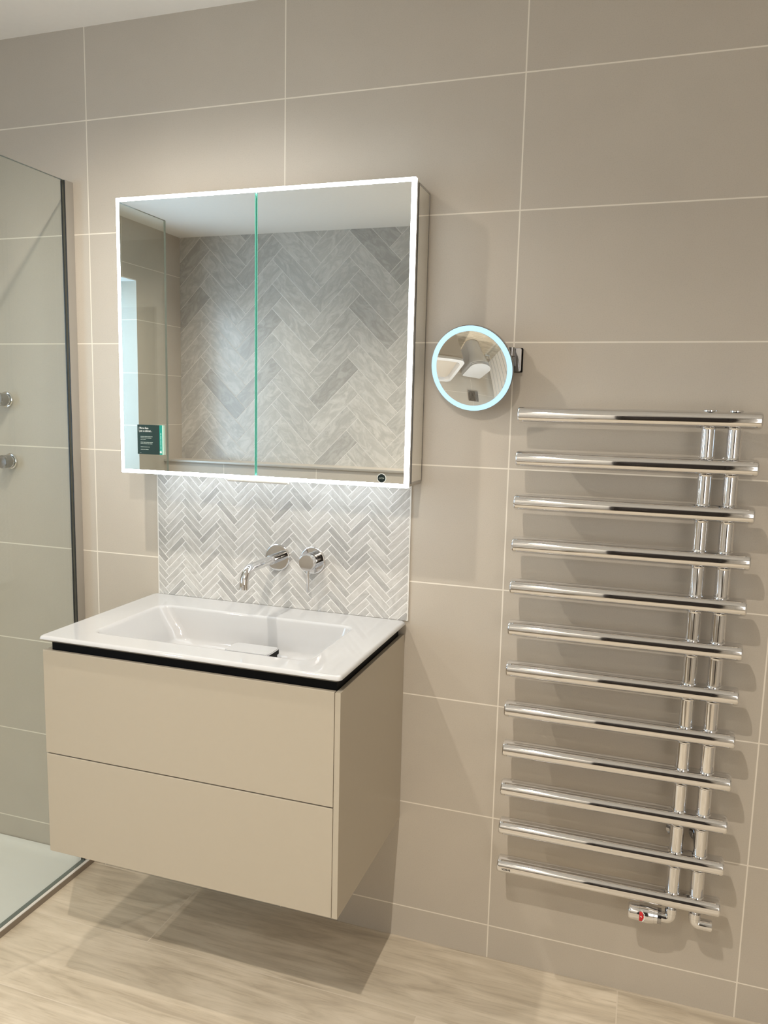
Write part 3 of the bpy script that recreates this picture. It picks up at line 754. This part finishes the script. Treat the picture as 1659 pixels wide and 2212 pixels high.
# ------------------------------------------------------------------ opposite side of the room, seen in the round mirror
def dshape(x, w, y0, L, z, n=14, rc=0.02):
    """flat back at y0, straight sides, rounded nose towards +y"""
    pts = []; h = w/2; ls = L - h*0.95
    for i in range(2*n+1):
        a = pi*i/(2*n); pts.append(Vector((x + h*cos(a), y0 + ls + h*0.95*sin(a), z)))
    pts += [Vector((x-h, y0+rc, z)), Vector((x-h+rc, y0, z)), Vector((x+h-rc, y0, z)), Vector((x+h, y0+rc, z))]
    return pts
TX = -1.48
t = thing('toilet', 'white back-to-wall toilet reflected in the round magnifying mirror', 'toilet', (TX, BOXY+0.26, 0))
bm = B(); y0 = BOXY+0.002
prof = [(0.001, 0.24, 0.44), (0.02, 0.245, 0.45), (0.15, 0.25, 0.46), (0.25, 0.28, 0.485), (0.33, 0.335, 0.51), (0.375, 0.358, 0.525), (0.395, 0.358, 0.525), (0.400, 0.35, 0.518)]
loft(bm, [dshape(TX, w_, y0, L_, z_) for z_, w_, L_ in prof]); obj('pan', bm, M['ceramic'], t, smooth=45)
bm = B(); loft(bm, [dshape(TX, 0.360, y0+0.03, 0.495, 0.402), dshape(TX, 0.364, y0+0.03, 0.498, 0.408), dshape(TX, 0.360, y0+0.03, 0.495, 0.416)]); obj('seat', bm, M['ceramic'], t, smooth=45)
bm = B(); loft(bm, [dshape(TX, 0.358, y0+0.032, 0.492, 0.419), dshape(TX, 0.366, y0+0.03, 0.50, 0.426), dshape(TX, 0.364, y0+0.03, 0.498, 0.436), dshape(TX, 0.345, y0+0.036, 0.482, 0.440)]); obj('lid', bm, M['ceramic'], t, smooth=45)
t = thing('flush_plate', 'grey slotted flush plate on the tiled boxing above the toilet', 'flush plate', (TX, BOXY, 0.65))
obj('plate', bx(TX-0.10, TX+0.10, BOXY+0.0005, BOXY+0.010, 0.65, 0.81), M['chrome_dark'], t, bevel=0.002)
bm = B()
for k in range(7): box(bm, TX-0.088+k*0.026, TX-0.083+k*0.026, BOXY+0.0095, BOXY+0.0112, 0.66, 0.80)
obj('slots', bm, M['black'], t)
RXc = -1.90
t = thing('column_radiator', 'white slatted radiator reflected at the right edge of the round mirror', 'radiator', (RXc, -2.12, 0.0))
for k in range(6):
    y = -2.40 + k*0.092
    obj('panel', bx(RXc-0.015, RXc+0.015, y, y+0.076, 0.13, 0.80), M['white'], t, bevel=0.006)
for y in (-2.36, -1.90):
    obj('foot', bx(RXc-0.05, RXc+0.05, y-0.012, y+0.012, 0.0005, 0.02), M['white'], t, bevel=0.003)
    obj('support', bx(RXc-0.030, RXc-0.016, y-0.012, y+0.012, 0.02, 0.72), M['white'], t)
t = thing('bath', 'white bath with a grey side panel, reflected in the round mirror left of the toilet', 'bath', (-0.55, BOXY+0.3, 0))
wx0, wx1, wy0, wy1 = -1.07, -0.02, BOXY+0.002, -1.79
loops = [rrect(wx0+0.012, wx1-0.012, wy0, wy1-0.012, 0.07, 10, 0.51), rrect(wx0, wx1, wy0, wy1, 0.08, 10, 0.525), rrect(wx0, wx1, wy0, wy1, 0.08, 10, 0.548), rrect(wx0+0.008, wx1-0.008, wy0+0.004, wy1-0.008, 0.075, 10, 0.555),
         rrect(wx0+0.05, wx1-0.05, wy0+0.06, wy1-0.05, 0.07, 10, 0.554), rrect(wx0+0.07, wx1-0.07, wy0+0.08, wy1-0.07, 0.08, 10, 0.52), rrect(wx0+0.12, wx1-0.16, wy0+0.12, wy1-0.11, 0.10, 10, 0.20), rrect(wx0+0.2, wx1-0.24, wy0+0.2, wy1-0.19, 0.06, 10, 0.17)]
bm = B(); loft(bm, loops); obj('tub', bm, M['ceramic'], t, smooth=45)
obj('bath_panel', bx(wx0+0.02, wx1-0.02, wy0, wy1-0.02, 0.0005, 0.512), M['grey_panel'], t, bevel=0.003)
